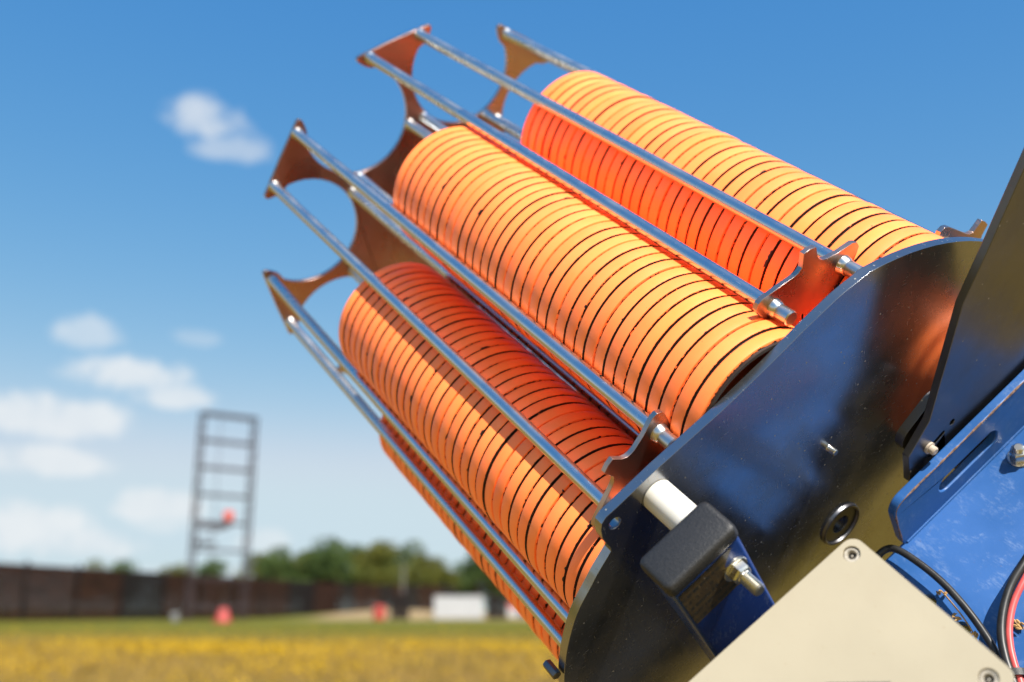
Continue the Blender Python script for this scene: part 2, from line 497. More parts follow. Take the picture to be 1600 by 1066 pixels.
# grass tufts and yellow flowers, scattered as stuff
def mat_blade(name, c0, c1, far=None):
    m, n, b = material(name)
    oi = n.noise(n.coord('Object'), 1.7, 4, 0.7)
    f = n.noise(n.coord('Object'), 9.0, 3, 0.7)
    n.put(b.inputs['Base Color'], None)
    col = n.mix(n.smooth(n.math('MULTIPLY_ADD', f, 0.5, n.math('MULTIPLY', oi, 0.5)), 0.38, 0.62), c4(c0), c4(c1))
    if far: col = n.mix(n.smooth(n.math('MULTIPLY_ADD', oi, 14.0, n.sep(n.coord('Object'))[1]), 26, 66), col, c4(far))
    n.put(b.inputs['Base Color'], col)
    b.inputs['Roughness'].default_value = 0.75
    b.inputs['Specular IOR Level'].default_value = 0.15
    return m
def scatter(n_, ymin, ymax, power):
    u = rng.random(n_)
    y = ymin * (ymax / ymin) ** (u ** power)
    x = (rng.random(n_) * 2 - 1) * (0.62 * y + 3)
    return x, y
def build_quads(name, V, F, mat, kindlabel, cat):
    me = bpy.data.meshes.new(name)
    me.from_pydata(V.tolist(), [], F.tolist()); me.update()
    o = link(name, me, None, mat, smooth=False)
    tag(o, kindlabel, cat, kind='stuff'); return o
def gzv(x, y): return np.array([gz(a, b) for a, b in zip(x, y)])
NT_ = 42000
x, y = scatter(NT_, 7, 95, 0.85)
z = gzv(x, y)
sc = 0.7 + 0.02 * y
V = []; F = []
base = np.stack([x, y, z - 0.01], 1)
allv = np.zeros((NT_ * 4, 3, 3))
for k in range(4):
    a = rng.random(NT_) * 6.283; lean = rng.normal(0, 0.35, NT_); h = (0.09 + 0.17 * rng.random(NT_)) * np.clip(1.15 - 0.009 * y, 0.35, 1.1)
    w = 0.008 * sc * (0.7 + 0.6 * rng.random(NT_))
    off = rng.normal(0, 0.04, (NT_, 2)) * sc[:, None]
    b0 = base.copy(); b0[:, :2] += off
    d = np.stack([np.cos(a), np.sin(a), np.zeros(NT_)], 1)
    tip = b0 + np.stack([np.sin(a) * lean * h, np.cos(a) * lean * h, h], 1)
    allv[k * NT_:(k + 1) * NT_, 0] = b0 - d * w[:, None]
    allv[k * NT_:(k + 1) * NT_, 1] = b0 + d * w[:, None]
    allv[k * NT_:(k + 1) * NT_, 2] = tip
build_quads('grass', allv.reshape(-1, 3), np.arange(NT_ * 12).reshape(-1, 3),
            mat_blade('grass_blade', (0.185, 0.125, 0.026), (0.34, 0.225, 0.070), (0.15, 0.145, 0.022)), 'short dry grass blades covering the field', 'grass')
NF = 75000
x, y = scatter(NF * 3, 8, 60, 0.8)
dens = 1.3 * np.exp(-((y - 23.5 - 0.10 * x) / 4.0) ** 2) * (0.6 + 0.4 * np.sin(x * 0.9 + 0.6 * y)) * np.clip(0.85 - 0.05 * (x + 4), 0.12, 1.0) + 0.35 * np.exp(-((y - 14.5) / 2.2) ** 2) * (0.5 + 0.5 * np.sin(x * 1.7)) + 0.03
pick = rng.random(NF * 3) < dens
x, y = x[pick][:NF], y[pick][:NF]; nf = len(x)
h = 0.16 + 0.16 * rng.random(nf)
c = np.stack([x, y, gzv(x, y) + h], 1)
r = (0.010 + 0.007 * rng.random(nf)) * (0.8 + 0.014 * y)
tilt = rng.normal(0, 0.5, (nf, 2))
quad = np.zeros((nf, 6, 3))
for k in range(6):
    a = k * math.pi / 3
    dx, dy = np.cos(a) * r, np.sin(a) * r
    quad[:, k] = c + np.stack([dx, dy, dx * tilt[:, 0] + dy * tilt[:, 1]], 1)
build_quads('yellow_flowers', quad.reshape(-1, 3), np.arange(nf * 6).reshape(-1, 6),
            mat_blade('flower_petal', (0.52, 0.31, 0.004), (0.62, 0.38, 0.008)), 'yellow wild flowers scattered in drifts over the field', 'flowers')

# ------------------------------------------------------------------ background: timber walls
def box_into(bm, x0, x1, y0, y1, z0, z1, fn=None):
    v = [Vector((x, y, z)) for x in (x0, x1) for y in (y0, y1) for z in (z0, z1)]
    if fn: v = [fn(p) for p in v]
    q = [bm.verts.new(p) for p in v]
    for f in ((0, 1, 3, 2), (4, 6, 7, 5), (0, 4, 5, 1), (2, 3, 7, 6), (0, 2, 6, 4), (1, 5, 7, 3)):
        bm.faces.new([q[i] for i in f])

TIMBER = mat_simple('dark_timber', (0.027, 0.0115, 0.0070), 0.85, 0.5, 0.9, 0.3, 0.03, spec=0.15)
TIMBER_RED = mat_simple('red_timber', (0.034, 0.014, 0.010), 0.85, 0.4, 0.9, 0.3, 0.03, spec=0.15)
TIMBER_BLACK = mat_simple('tarred_timber', (0.010, 0.007, 0.0065), 0.8, 0.4, 0.9, 0.3, 0.03, spec=0.2)

def timber_wall(name, a, b, h0, h1, n, label, vertical=False):
    a = Vector(a); b = Vector(b); d = b - a; L = d.length; ang = math.atan2(d.y, d.x)
    root = empty(name, Matrix.Translation((a.x, a.y, 0)) @ Matrix.Rotation(ang, 4, 'Z'))
    tag(root, label, 'wall')
    w = L / n
    for i in range(n):
        x0, x1 = i * w, (i + 1) * w
        hh = h0 + (h1 - h0) * (i + 0.5) / n
        bm = bmesh.new()
        if vertical:
            k = max(3, int(w / 0.32))
            for j in range(k):
                e = random.uniform(-0.12, 0.12)
                box_into(bm, x0 + j * w / k + 0.02, x0 + (j + 1) * w / k - 0.02, 0, 0.10 + random.uniform(0, .05), -0.3, hh + e)
        else:
            k = int(hh / 0.27)
            for j in range(k):
                box_into(bm, x0 + 0.03, x1 - 0.03, random.uniform(-.02, .02), 0.16, -0.25 + j * hh / k + 0.012, -0.25 + (j + 1) * hh / k)
        link('wall_panel', from_bm(bm, 'wall_panel'), root, random.choice((TIMBER, TIMBER, TIMBER_RED if vertical else TIMBER, TIMBER_BLACK)), smooth=False)
    for i in range(n + 1):
        bm = bmesh.new(); x0 = i * w
        box_into(bm, x0 - 0.14, x0 + 0.14, -0.22, 0.02, -0.3, (h0 + (h1 - h0) * i / n) + 0.05)
        link('post', from_bm(bm, 'post'), root, TIMBER_BLACK, smooth=False)
    return root
timber_wall('timber_wall', (-62, 54), (-27.2, 166), 5.7, 5.35, 16, 'long dark brown wall of stacked timber behind the lattice tower')
timber_wall('timber_wall', (-34.5, 177), (-9.5, 182), 5.6, 5.0, 12, 'far brown wall of upright planks left of the white container', True)

# ------------------------------------------------------------------ lattice tower
STEEL = mat_simple('painted_steel', (0.034, 0.020, 0.024), 0.6, 0.3, 2, 0.1, 0.01)
def bar_mesh(p, q, t):
    p = Vector(p); q = Vector(q); d = (q - p); L = d.length
    M = Matrix.Translation(p) @ d.to_track_quat('Z', 'Y').to_matrix().to_4x4()
    bm = bmesh.new(); box_into(bm, -t / 2, t / 2, -t / 2, t / 2, 0, L, lambda v: M @ v)
    return from_bm(bm, 'bar')
TW = 5.45; TD = 1.15; TH = 19.75
tower = empty('lattice_tower', Matrix.Translation((-29.8, 100, 0)) @ Matrix.Rotation(R(38), 4, 'Z'))
tag(tower, 'tall brown steel lattice tower like a ladder in front of the timber wall', 'tower')
for yy in (0, TD):
    for xx in (0, TW):
        link('leg', bar_mesh((xx, yy, -0.3), (xx, yy, TH), 0.15), tower, STEEL, smooth=False)
NB = 7; bay = TH / 7.55
for k in range(8):
    zz_ = TH - 0.12 - k * bay
    if zz_ < 0.5: continue
    for yy in (0, TD):
        link('rung', bar_mesh((0.13, yy, zz_), (TW - 0.13, yy, zz_), 0.22 if k == 0 else 0.16), tower, STEEL, smooth=False)
    for xx in (0, TW):
        link('tie_bar', bar_mesh((xx, 0.13, zz_), (xx, TD - 0.13, zz_), 0.14), tower, STEEL, smooth=False)
        if k < 7: link('brace', bar_mesh((xx + 0.02, 0.1, zz_ - 0.1), (xx + 0.02, TD - 0.1, zz_ - bay + 0.1), 0.08), tower, STEEL, smooth=False)
link('hoist_wire', bar_mesh((1.9, 0.5, 1.0), (1.9, 0.5, TH - 0.2), 0.05), tower, STEEL, smooth=False)
link('platform', bar_mesh((0.1, -0.05, 8.7), (2.9, -0.9, 8.75), 0.36), tower, STEEL, smooth=False)
link('strut', bar_mesh((0.1, -0.05, 7.3), (2.3, -0.7, 8.6), 0.14), tower, STEEL, smooth=False)
link('platform', bar_mesh((0.1, 0.5, 7.1), (2.2, 0.3, 7.1), 0.30), tower, STEEL, smooth=False)
RED_OR = mat_simple('orange_red', (0.58, 0.075, 0.04), 0.5, 0.15, 3, 0.05, 0.01)
TMAT = Matrix.Translation((-29.8, 100, 0)) @ Matrix.Rotation(R(38), 4, 'Z')
tt = empty('tower_launcher', Matrix.Translation(TMAT @ Vector((2.75, -0.85, 8.93))))
tag(tt, 'small red orange launcher on a platform halfway up the tower', 'launcher')
link('drum', lathe_mesh('drum', [(0, 0.35), (0.42, 0.35), (0.48, 0.5), (0.48, 1.15), (0.4, 1.28), (0, 1.3)], 20, scale=1), tt, RED_OR)
link('mount', lathe_mesh('mount', [(0, 0), (0.32, 0), (0.22, 0.36), (0, 0.36)], 14, scale=1), tt, STEEL)

# ------------------------------------------------------------------ small things on the far side of the field
RED = mat_simple('faded_red', (0.42, 0.055, 0.045), 0.55, 0.15, 3, 0.05, 0.01)
WHITE = mat_simple('white_panel', (0.42, 0.43, 0.44), 0.5, 0.06, 1.2, 0.05, 0.01)
GREY = mat_simple('pale_grey', (0.17, 0.17, 0.17), 0.6, 0.15, 2)
NAVY = mat_simple('navy_panel', (0.05, 0.07, 0.16), 0.6, 0.2, 2)
k = empty('marker_cone', loc=(-24.3, 91, 0.02)); tag(k, 'big red marker cone on the grass at the foot of the tower', 'cone')
link('cone', lathe_mesh('cone', [(0, 1.16), (0.30, 1.16), (0.36, 1.08), (0.66, 0.09), (0, 0.09)], 20, scale=1), k, RED)
bm = bmesh.new(); box_into(bm, -0.74, 0.74, -0.74, 0.74, 0, 0.085)
link('foot', from_bm(bm, 'foot'), k, RED, bevel=0.03)
o = link('barrel', lathe_mesh('barrel', [(0, 0), (0.62, 0), (0.66, 0.08), (0.66, 0.5), (0.70, 0.54), (0.66, 0.58), (0.66, 1.0), (0.70, 1.04), (0.66, 1.08), (0.66, 1.5), (0.60, 1.56), (0, 1.56)], 22, scale=1), None, RED)
o.location = (-14.75, 120, 0.0); tag(o, 'faded red barrel on the grass before the far plank wall', 'barrel')
o = link('drum', lathe_mesh('drum', [(0, 0), (0.5, 0), (0.54, 0.06), (0.54, 0.95), (0.48, 1.05), (0, 1.05)], 22, scale=1), None, GREY)
o.scale = (0.7, 0.7, 0.8); o.location = (-30.4, 97.5, 0.0); tag(o, 'pale grey drum beside the left leg of the tower', 'drum')

ct = empty('container', Matrix.Translation((-9.45, 130, 0)) @ Matrix.Rotation(R(3), 4, 'Z')); tag(ct, 'white steel container standing at the edge of the field', 'container')
bm = bmesh.new(); box_into(bm, 0.06, 5.94, 0.06, 2.4, 0.12, 2.55); link('body', from_bm(bm, 'body'), ct, WHITE, smooth=False)
for i in range(18):
    bm = bmesh.new(); box_into(bm, 0.20 + i * 0.315, 0.36 + i * 0.315, 0.0, 0.058, 0.3, 2.4); link('rib', from_bm(bm, 'rib'), ct, WHITE, bevel=0.02, smooth=False)
bm = bmesh.new(); box_into(bm, -0.03, 6.03, -0.03, 2.46, 2.553, 2.72); link('roof', from_bm(bm, 'roof'), ct, WHITE, bevel=0.03, smooth=False)
bm = bmesh.new(); box_into(bm, 0, 6.0, -0.01, 2.43, 0.0, 0.118); link('base_rail', from_bm(bm, 'base_rail'), ct, GREY, smooth=False)

def hide(x, y, w, d_, h, label, mat, edge):
    t = empty('shooting_hide', loc=(x, y, 0)); tag(t, label, 'hide')
    n_ = max(4, int(w / 0.3))
    for i in range(n_):
        bm = bmesh.new(); box_into(bm, i * w / n_ + 0.01, (i + 1) * w / n_ - 0.01, 0, 0.06, 0.03, h - 0.1 + random.uniform(-.04, .04)); link('board', from_bm(bm, 'board'), t, mat, smooth=False)
    bm = bmesh.new(); box_into(bm, 0.02, 0.1, 0.07, d_, 0.03, h - 0.15); link('side', from_bm(bm, 'side'), t, edge, smooth=False)
    bm = bmesh.new(); box_into(bm, w - 0.1, w - 0.02, 0.07, d_, 0.03, h - 0.15); link('side', from_bm(bm, 'side'), t, edge, smooth=False)
    bm = bmesh.new(); box_into(bm, -0.06, w + 0.06, -0.08, d_ + 0.05, h - 0.04, h + 0.05); link('roof', from_bm(bm, 'roof'), t, mat, smooth=False)
hide(-14.2, 126, 2.1, 1.6, 2.9, 'tall black timber shooting hide between red barrel and white container', TIMBER_BLACK, TIMBER_BLACK)
hide(-3.1, 131, 2.5, 1.8, 2.75, 'dark timber hide right beside the white container', TIMBER_BLACK, TIMBER_RED)
sb = empty('sign_board', loc=(-0.45, 128, 0)); tag(sb, 'small red, white and blue board past the dark hide', 'board')
bm = bmesh.new(); box_into(bm, 0, 1.5, 0, 0.06, 1.25, 2.0); link('upper_panel', from_bm(bm, 'upper_panel'), sb, RED, smooth=False)
bm = bmesh.new(); box_into(bm, 0, 1.1, 0, 0.06, 0.35, 1.245); link('lower_panel', from_bm(bm, 'lower_panel'), sb, WHITE, smooth=False)
bm = bmesh.new(); box_into(bm, 1.105, 1.9, 0, 0.06, 0.35, 1.245); link('lower_panel', from_bm(bm, 'lower_panel'), sb, NAVY, smooth=False)
for xx in (0.1, 1.3):
    bm = bmesh.new(); box_into(bm, xx, xx + 0.1, 0.062, 0.15, -0.1, 1.9); link('post', from_bm(bm, 'post'), sb, GREY, smooth=False)
o = link('pole', bar_mesh((-16.2, 160, 0), (-16.2, 160, 7.6), 0.18), None, GREY, smooth=False)
tag(o, 'slim pale pole rising before the trees above the far wall', 'pole')

# ------------------------------------------------------------------ trees
BARK = mat_simple('bark', (0.07, 0.05, 0.035), 0.9, 0.4, 1.5, 0.4, 0.05, spec=0.1)
def leaf_mat(name, c0, c1):
    m, n, b = material(name)
    o = n.coord()
    a = n.noise(o, 0.55, 3, 0.6); f = n.noise(o, 3.0, 3, 0.6)
    n.put(b.inputs['Base Color'], n.mix(n.smooth(n.math('MULTIPLY_ADD', a, 0.6, n.math('MULTIPLY', f, 0.4)), 0.36, 0.64), c4(c0), c4(c1)))
    b.inputs['Roughness'].default_value = 0.7
    b.inputs['Specular IOR Level'].default_value = 0.2
    return m
LEAVES = [leaf_mat('leaf_olive', (0.045, 0.060, 0.010), (0.15, 0.145, 0.022)), leaf_mat('leaf_green', (0.030, 0.060, 0.018), (0.085, 0.125, 0.030)),
          leaf_mat('leaf_grey', (0.055, 0.080, 0.045), (0.13, 0.17, 0.09))]
def tree_meshes(seed, h, spread, n=3200):
    r_ = np.random.default_rng(seed)
    bm = bmesh.new()
    top = Vector((r_.normal(0, .3), r_.normal(0, .3), h * 0.72))
    pts = catmull([Vector((0, 0, -0.2)), Vector((r_.normal(0, .2), r_.normal(0, .2), h * 0.3)), top], 5)
    tube_mesh('t', pts, h * 0.032, 8, 1, bm, [1 - 0.75 * i / (len(pts) - 1) for i in range(len(pts))])
    lobes = []
    for i in range(11):
        a = r_.random() * 6.283; rr = spread * (0.25 + 0.6 * r_.random()); zz_ = h * (0.32 + 0.56 * r_.random())
        rr *= 1.0 - 0.55 * max(0, zz_ / h - 0.55) / 0.35
        c_ = np.array([math.cos(a) * rr, math.sin(a) * rr, zz_]); s_ = spread * (0.28 + 0.22 * r_.random())
        lobes.append((c_, s_))
        st = Vector((0, 0, h * (0.2 + 0.3 * r_.random())))
        tube_mesh('l', catmull([st, (st + Vector(c_)) / 2 + Vector((0, 0, 0.4)), Vector(c_)], 3), h * 0.011, 5, 1, bm, [1 - 0.8 * i_ / 6 for i_ in range(7)])
    lobes.append((np.array([0, 0, h * 0.86]), spread * 0.36))
    trunk = from_bm(bm, 'trunk')
    P = []
    per = n // len(lobes)
    for c_, s_ in lobes:
        d = r_.normal(0, 1, (per, 3)); d /= np.linalg.norm(d, axis=1)[:, None]
        rad = s_ * (0.35 + 0.75 * r_.random(per) ** 0.5)[:, None]
        p = c_ + d * rad * np.array([1, 1, 0.82])
        P.append(p)
    P = np.concatenate(P); m_ = len(P)
    size = 0.16 + 0.22 * r_.random(m_)
    u = r_.normal(0, 1, (m_, 3)); u /= np.linalg.norm(u, axis=1)[:, None]
    w = np.cross(u, r_.normal(0, 1, (m_, 3))); w /= np.linalg.norm(w, axis=1)[:, None]
    q = np.stack([P - u * size[:, None], P + w * size[:, None] * .55, P + u * size[:, None], P - w * size[:, None] * .55], 1)
    me = bpy.data.meshes.new('crown'); me.from_pydata(q.reshape(-1, 3).tolist(), [], np.arange(m_ * 4).reshape(-1, 4).tolist())
    return trunk, me
TREEM = [tree_meshes(11 + i, 11.0, 4.6 + 0.5 * (i % 3)) for i in range(5)]
# x, y, height, variant, leaf kind
TREES = [(-80, 205, 10.2, 0, 0), (-72.5, 199, 9.6, 1, 1), (-64, 206, 9.4, 2, 0), (-56, 200, 10.2, 3, 1), (-49.5, 206, 11.3, 4, 0), (-43.5, 200, 12.6, 0, 1),
         (-38, 207, 12.2, 2, 0), (-33.5, 201, 13.6, 1, 1), (-28.5, 207, 12.4, 3, 0), (-24.5, 200, 13.0, 4, 0), (-19.6, 212, 14.2, 0, 2), (-16.5, 203, 11.0, 2, 0), (-13.2, 196, 8.6, 3, 0),
         (-6.5, 199, 11.6, 1, 1), (-1.5, 203, 11.2, 4, 0), (4.5, 200, 11.8, 2, 1), (11, 206, 12.2, 0, 0), (18, 202, 11.4, 3, 1), (26, 207, 12, 1, 0),
         (-46.5, 214, 12.0, 1, 0), (-40.5, 213, 12.6, 3, 1), (-35.8, 214, 12.9, 0, 0), (-31, 214, 13.4, 4, 1), (-26.3, 215, 13.2, 2, 0), (-21.8, 216, 12.9, 1, 1), (-9.8, 206, 10.0, 0, 1), (-3.8, 210, 11.6, 2, 0)]
TLAB = ['low olive tree just topping the timber wall, leftmost of the row', 'low dark tree just topping the timber wall, second from the left', 'low olive tree over the wall, left of the lattice tower',
        'dark tree seen through the lattice tower', 'olive tree over the wall right against the lattice tower', 'round dark tree first to the right of the lattice tower',
        'olive tree second to the right of the lattice tower', 'tall dark rounded tree above the right end of the timber wall', 'olive tree above the far plank wall, beside the tall dark one',
        'rounded olive tree above the middle of the far plank wall', 'tall grey green tree with loose top behind the pale pole', 'olive tree sloping down right of the pale pole', 'small low olive tree at the gap above the white container',
        'dark tree behind the white container next to the orange stack', 'olive tree behind the dark hide by the container', 'dark green tree hidden mostly behind the launcher, nearest the hide',
        'olive tree behind the launcher carousel', 'dark tree behind the launcher base', 'olive tree farthest right behind the launcher',
        'olive tree set back at the right edge of the lattice tower', 'dark tree set back between the first two right of the tower', 'olive tree set back beside the tall dark rounded one', 'dark tree filling the row over the joint of both walls',
        'olive tree set back above the left half of the far plank wall', 'dark tree set back just left of the pale pole', 'dark low tree in the dip left of the white container', 'olive tree set back above the white container']
for (x, y, h, v, lk), lab in zip(TREES, TLAB):
    t = empty('tree', Matrix.Translation((x, y, 0)) @ Matrix.Rotation(random.random() * 6.28, 4, 'Z') @ Matrix.Scale(h / 10.6, 4))
    tag(t, lab, 'tree', 'trees beyond the timber walls')
    tr, cr = TREEM[v]
    link('trunk', tr, t, BARK)
    c = link('crown', cr if not cr.materials else cr.copy(), t, None, smooth=False)
    if c.data.materials: c.data.materials.clear()
    c.data.materials.append(LEAVES[lk])

# ------------------------------------------------------------------ the clay target launcher
trap = empty('target_launcher', MACHINE)
tag(trap, 'clay target launcher with steel carousel of rods, blue frame and beige control box', 'launcher')
N = 8; H = 543.3; RS = 160.5; STEP = 45.0
def rotz(p, deg):
    a = R(deg); return (p[0] * math.cos(a) - p[1] * math.sin(a), p[0] * math.sin(a) + p[1] * math.cos(a))

def star_outline(rim, scal):
    out = []
    for i in range(N):
        th = i * STEP
        out += [rotz(p, th) for p in rim]
        # scallop between this spike and the next one
        cx, cy = rotz((RS, 0), th + STEP / 2)
        p0 = rotz(rim[-1], th); p1 = rotz(rim[0], th + STEP)
        a0 = math.atan2(p0[1] - cy, p0[0] - cx); a1 = math.atan2(p1[1] - cy, p1[0] - cx)
        while a1 > a0: a1 -= 2 * math.pi
        # sweep through the inner side (towards the axis)
        mid_in = math.atan2(-cy, -cx)
        span = a1 - a0
        am = a0 + span / 2
        if math.cos(am - mid_in) < 0:
            span = span + 2 * math.pi
        n_ = 26
        for k in range(1, n_):
            a = a0 + span * k / n_
            out.append((cx + scal * math.cos(a), cy + scal * math.sin(a)))
    return out
def tip(sx):     # rounded end of a flare, on the side sx
    pts = [(206.0, 39.5), (204.2, 41.8), (201.2, 41.6), (198.3, 39.4), (194.5, 36.0), (190.8, 31.5)]
    return [(a, b * sx) for a, b in pts]
rim_top = list(reversed(tip(-1))) + [(206.3, -20), (206.6, 0), (206.3, 20)] + tip(1)
def tipl(sx):
    pts = [(212.0, 36.5), (210.4, 40.0), (206.5, 41.8), (201.8, 39.8), (196, 36.0), (190.8, 31.5)]
    return [(a, b * sx) for a, b in pts]
prong = [(213.4, -20), (213.8, -12.5), (214.7, -8), (217, -5), (221.0, -4.3), (226.4, -3.4), (226.9, 1.5), (226.0, 6.4), (221, 7.0), (217.9, 7.6), (215.2, 9.2), (213.5, 11.6), (212.3, 15), (211.4, 24)]
rim_low = list(reversed(tipl(-1))) + prong + tipl(1)
for nm, rim, z0, z1 in (('top_star_plate', rim_top, H, H + 4), ('lower_star_plate', rim_low, 0.0, 3.6)):
    me = prism_mesh(nm, star_outline(rim, 55.7), z0, z1, holes=[circle(0, 0, 14, 24)])
    link(nm, me, trap, ZINC_STAR, bevel=0.0005, seg=2, ang=30)

def rod_mesh(zb, zt):
    pr = [(0, zb), (4.3, zb), (5.0, zb + 0.7), (5.0, -4.6), (5.3, -4.2), (5.9, -2.6), (6.5, -0.05), (5.0, -0.04), (5.0, H - 4.2), (5.5, H - 3.4), (6.7, H - 0.05), (5.0, H - 0.04), (5.0, zt - 0.6), (4.4, zt), (0, zt)]
    return lathe_mesh('rod', pr, 22)
ROD = rod_mesh(-14.2, H + 6); ROD.materials.append(ZINC_ROD)
for i in range(N):
    for rr, dd in ((202.0, 8.01), (117.65, 4.03)):
        for s_ in (-1, 1):
            x, y = rotz((rr, 0), i * STEP + s_ * dd)
            o = link('rod', ROD, trap, None)
            o.location = (x * MM, y * MM, 0); o.rotation_euler = (0, 0, random.random() * 6.28)
link('centre_shaft', lathe_mesh('centre_shaft', [(0, -26), (13.5, -26), (13.5, H + 12), (12, H + 14), (0, H + 14)], 28), trap, DARK_STEEL)

# base plate: arc, straight cut under the feed position, tab with a hole, larger arc
cut = [(213.5, 0), (212, -8), (205, -32), (195, -62), (184.5, -97), (173, -146), (164.4, -176)]
tabp = [(162.6, -183.2), (159.6, -186.8), (155, -188.2), (147.5, -188.2), (141, -186.4), (136.5, -184.6), (133.4, -184.8), (131.2, -187.2)]
arc2 = [(122, -197), (115, -203.2), (101, -215.5), (81, -225.6), (63, -231.8), (49, -235.2)]
outl = list(cut) + tabp + [tuple(v)[:2] for v in catmull([Vector((a, b, 0)) for a, b in arc2], 4)]
a = -79.0
while a > -180: outl.append((240 * math.cos(R(a)), 240 * math.sin(R(a)))); a -= 3
while a > -358:
    rr = 240 + (217 - 240) * min(1, (-180 - a) / 60); outl.append((rr * math.cos(R(a)), rr * math.sin(R(a)))); a -= 3
def ell(cx, cy, r, n=24): return circle(cx, cy, r, n)
me = prism_mesh('base_plate', outl, -30.0, -23.6, holes=[circle(153.4, -178.6, 4.2, 20), circle(5.2, -4.4, 7.2, 24)])
base_plate = link('base_plate', me, trap, ZINC_PLATE, bevel=0.0006, seg=2, ang=30)
fr = Matrix.Translation((5.2, -4.4, 0))
link('pivot_boss', lathe_mesh('pivot_boss', [(7.3, -30.02), (7.4, -30.5), (15.0, -30.5), (15.5, -31.9), (16.3, -32.3), (17.1, -31.9), (17.6, -30.02)], 40, fr), base_plate, DARK_STEEL)
fr = Matrix.Translation((91.6, -15.0, 0))
link('pin', lathe_mesh('pin', [(0, -36.2), (1.9, -36.2), (2.4, -35.7), (2.4, -30.5), (2.6, -30.02)], 18, fr), base_plate, BOLT_ZINC)
fr = Matrix.Translation((56.0, -237.4, 0))
link('edge_bolt', lathe_mesh('edge_bolt', [(0, -28), (3.0, -28), (3.3, -27.4), (3.3, -17), (2.8, -16.2), (0, -16.2)], 6, fr), base_plate, DARK_STEEL, bevel=0.0004)

# nylon spacer and support arm
def EM(a, b, z):      # frame at a bracket point, z along machine z
    p = E(a, b, z); return Matrix.Translation(p)
link('spacer', lathe_mesh('spacer', [(0, -30.1), (9.4, -30.1), (9.9, -30.6), (9.9, -62.0), (9.4, -62.4), (0, -62.4)], 36, Matrix.Translation(E(-103.4, 187.6, 0))), trap, NYLON)
arm = link('support_arm', prism_mesh('support_arm', rounded(-139.3, -87.2, -91.2, -62.6, 3.2, 5), -60, 199.0, lambda u, v, w: E(u, w, v), holes=[rounded(-136.6, -84.5, -93.9, -65.3, 1.5, 4)]), trap, BLUE_DARK, ang=50)
capm = bmesh.new()
def cap_ring(inset, w): return [E(u, w, v) * MM for u, v in rounded(-140.4 + inset, -88.3 + inset, -90.1 - inset, -61.5 - inset, 4.2 - min(inset, 3) * 0.4, 5)]
rings = [[capm.verts.new(p) for p in cap_ring(i_, w_)] for i_, w_ in ((0.6, 193.6), (0.05, 194.0), (0, 195), (0, 199.6), (0.5, 201.2), (1.6, 202.2), (3.0, 202.6))]
for ra, rb in zip(rings, rings[1:]):
    n_ = len(ra)
    for i in range(n_): capm.faces.new((ra[i], ra[(i + 1) % n_], rb[(i + 1) % n_], rb[i]))
capm.faces.new(rings[0]); capm.faces.new(rings[-1])
link('end_cap', from_bm(capm, 'end_cap'), arm, BLACK_PLASTIC, ang=60)

# worn sticker on the arm; its brown also stands in for a reflection
def sticker_mat():
    m, n, b = material('worn_sticker')
    o = n.coord()
    ea = n.vmath('DOT_PRODUCT', o, tuple(E1), 1); eb = n.vmath('DOT_PRODUCT', o, tuple(E2), 1)
    cc = n.new('ShaderNodeCombineXYZ'); n.put(cc.inputs[0], n.math('MULTIPLY', ea, 520.0)); n.put(cc.inputs[1], n.math('MULTIPLY', eb, 115.0))
    rows = n.smooth(n.math('SINE', n.math('MULTIPLY', eb, 1000.0)), 0.05, 0.35)
    words = n.smooth(n.noise(cc.outputs[0], 1.0, 3, 0.6), 0.44, 0.5)
    wear = n.noise(o, 150, 6, 0.75)
    col = n.mix(n.smooth(wear, 0.35, 0.65), (0.060, 0.042, 0.024, 1), (0.11, 0.072, 0.030, 1))
    col = n.mix(n.math('MULTIPLY', n.math('MULTIPLY', rows, words), 0.85), col, (0.02, 0.024, 0.022, 1))
    col = n.mix(n.smooth(n.noise(o, 420, 3, 0.7), 0.68, 0.72), col, (0.45, 0.40, 0.33, 1))
    n.put(b.inputs['Base Color'], col); b.inputs['Roughness'].default_value = 0.3
    n.put(b.inputs['Normal'], n.bump(wear, 0.2, 0.0004))
    return m
link('sticker', prism_mesh('sticker', fillet([(-137, 190.5), (-137, 155.5), (-104, 155.5), (-107, 165), (-107, 180), (-98, 190.5)], 2), -87.5, -87.28, lambda u, v, w: E(u, v, w)), arm, sticker_mat(), ang=30)

def bolt(parent, pos, axis, name='bolt', washer=8.2, nut=6.6, nh=6.0, stud=3.9, length=19, dome=False):
    z_ = Vector(axis).normalized()
    M = Matrix.Translation(pos) @ z_.to_track_quat('Z', 'Y').to_matrix().to_4x4() @ Matrix.Rotation(0.35, 4, 'Z')
    # stud with threads
    pr = [(0, 0.05), (stud, 0.05), (stud, nh + 2.2)]
    zc = nh + 2.4
    while zc < length - 1.0:
        pr += [(stud, zc), (stud * 0.86, zc + 0.55)]; zc += 1.1
    pr += [(stud * 0.9, length - 0.6), (stud * 0.7, length), (0, length)]
    b_ = link(name, lathe_mesh(name, pr, 20, M), parent, BOLT_ZINC, ang=25)
    link('washer', lathe_mesh('washer', [(stud + .1, 0.1), (washer, 0.1), (washer, 1.3), (washer - .4, 1.7), (stud + .1, 1.7)], 32, M), b_, BOLT_ZINC, ang=30)
    link('nut', lathe_mesh('nut', [(stud + .05, 1.75), (nut, 1.75), (nut, nh), (nut * 0.86, nh + 1.2), (stud + .6, nh + 1.5), (stud + .4, nh + 2.6), (stud + .05, nh + 2.6)], 6, M), b_, BOLT_ZINC, bevel=0.0004, ang=20)
    return b_
bolt(arm, E(-102.6, 171.5, -87.3), (0, 0, -1), length=20)

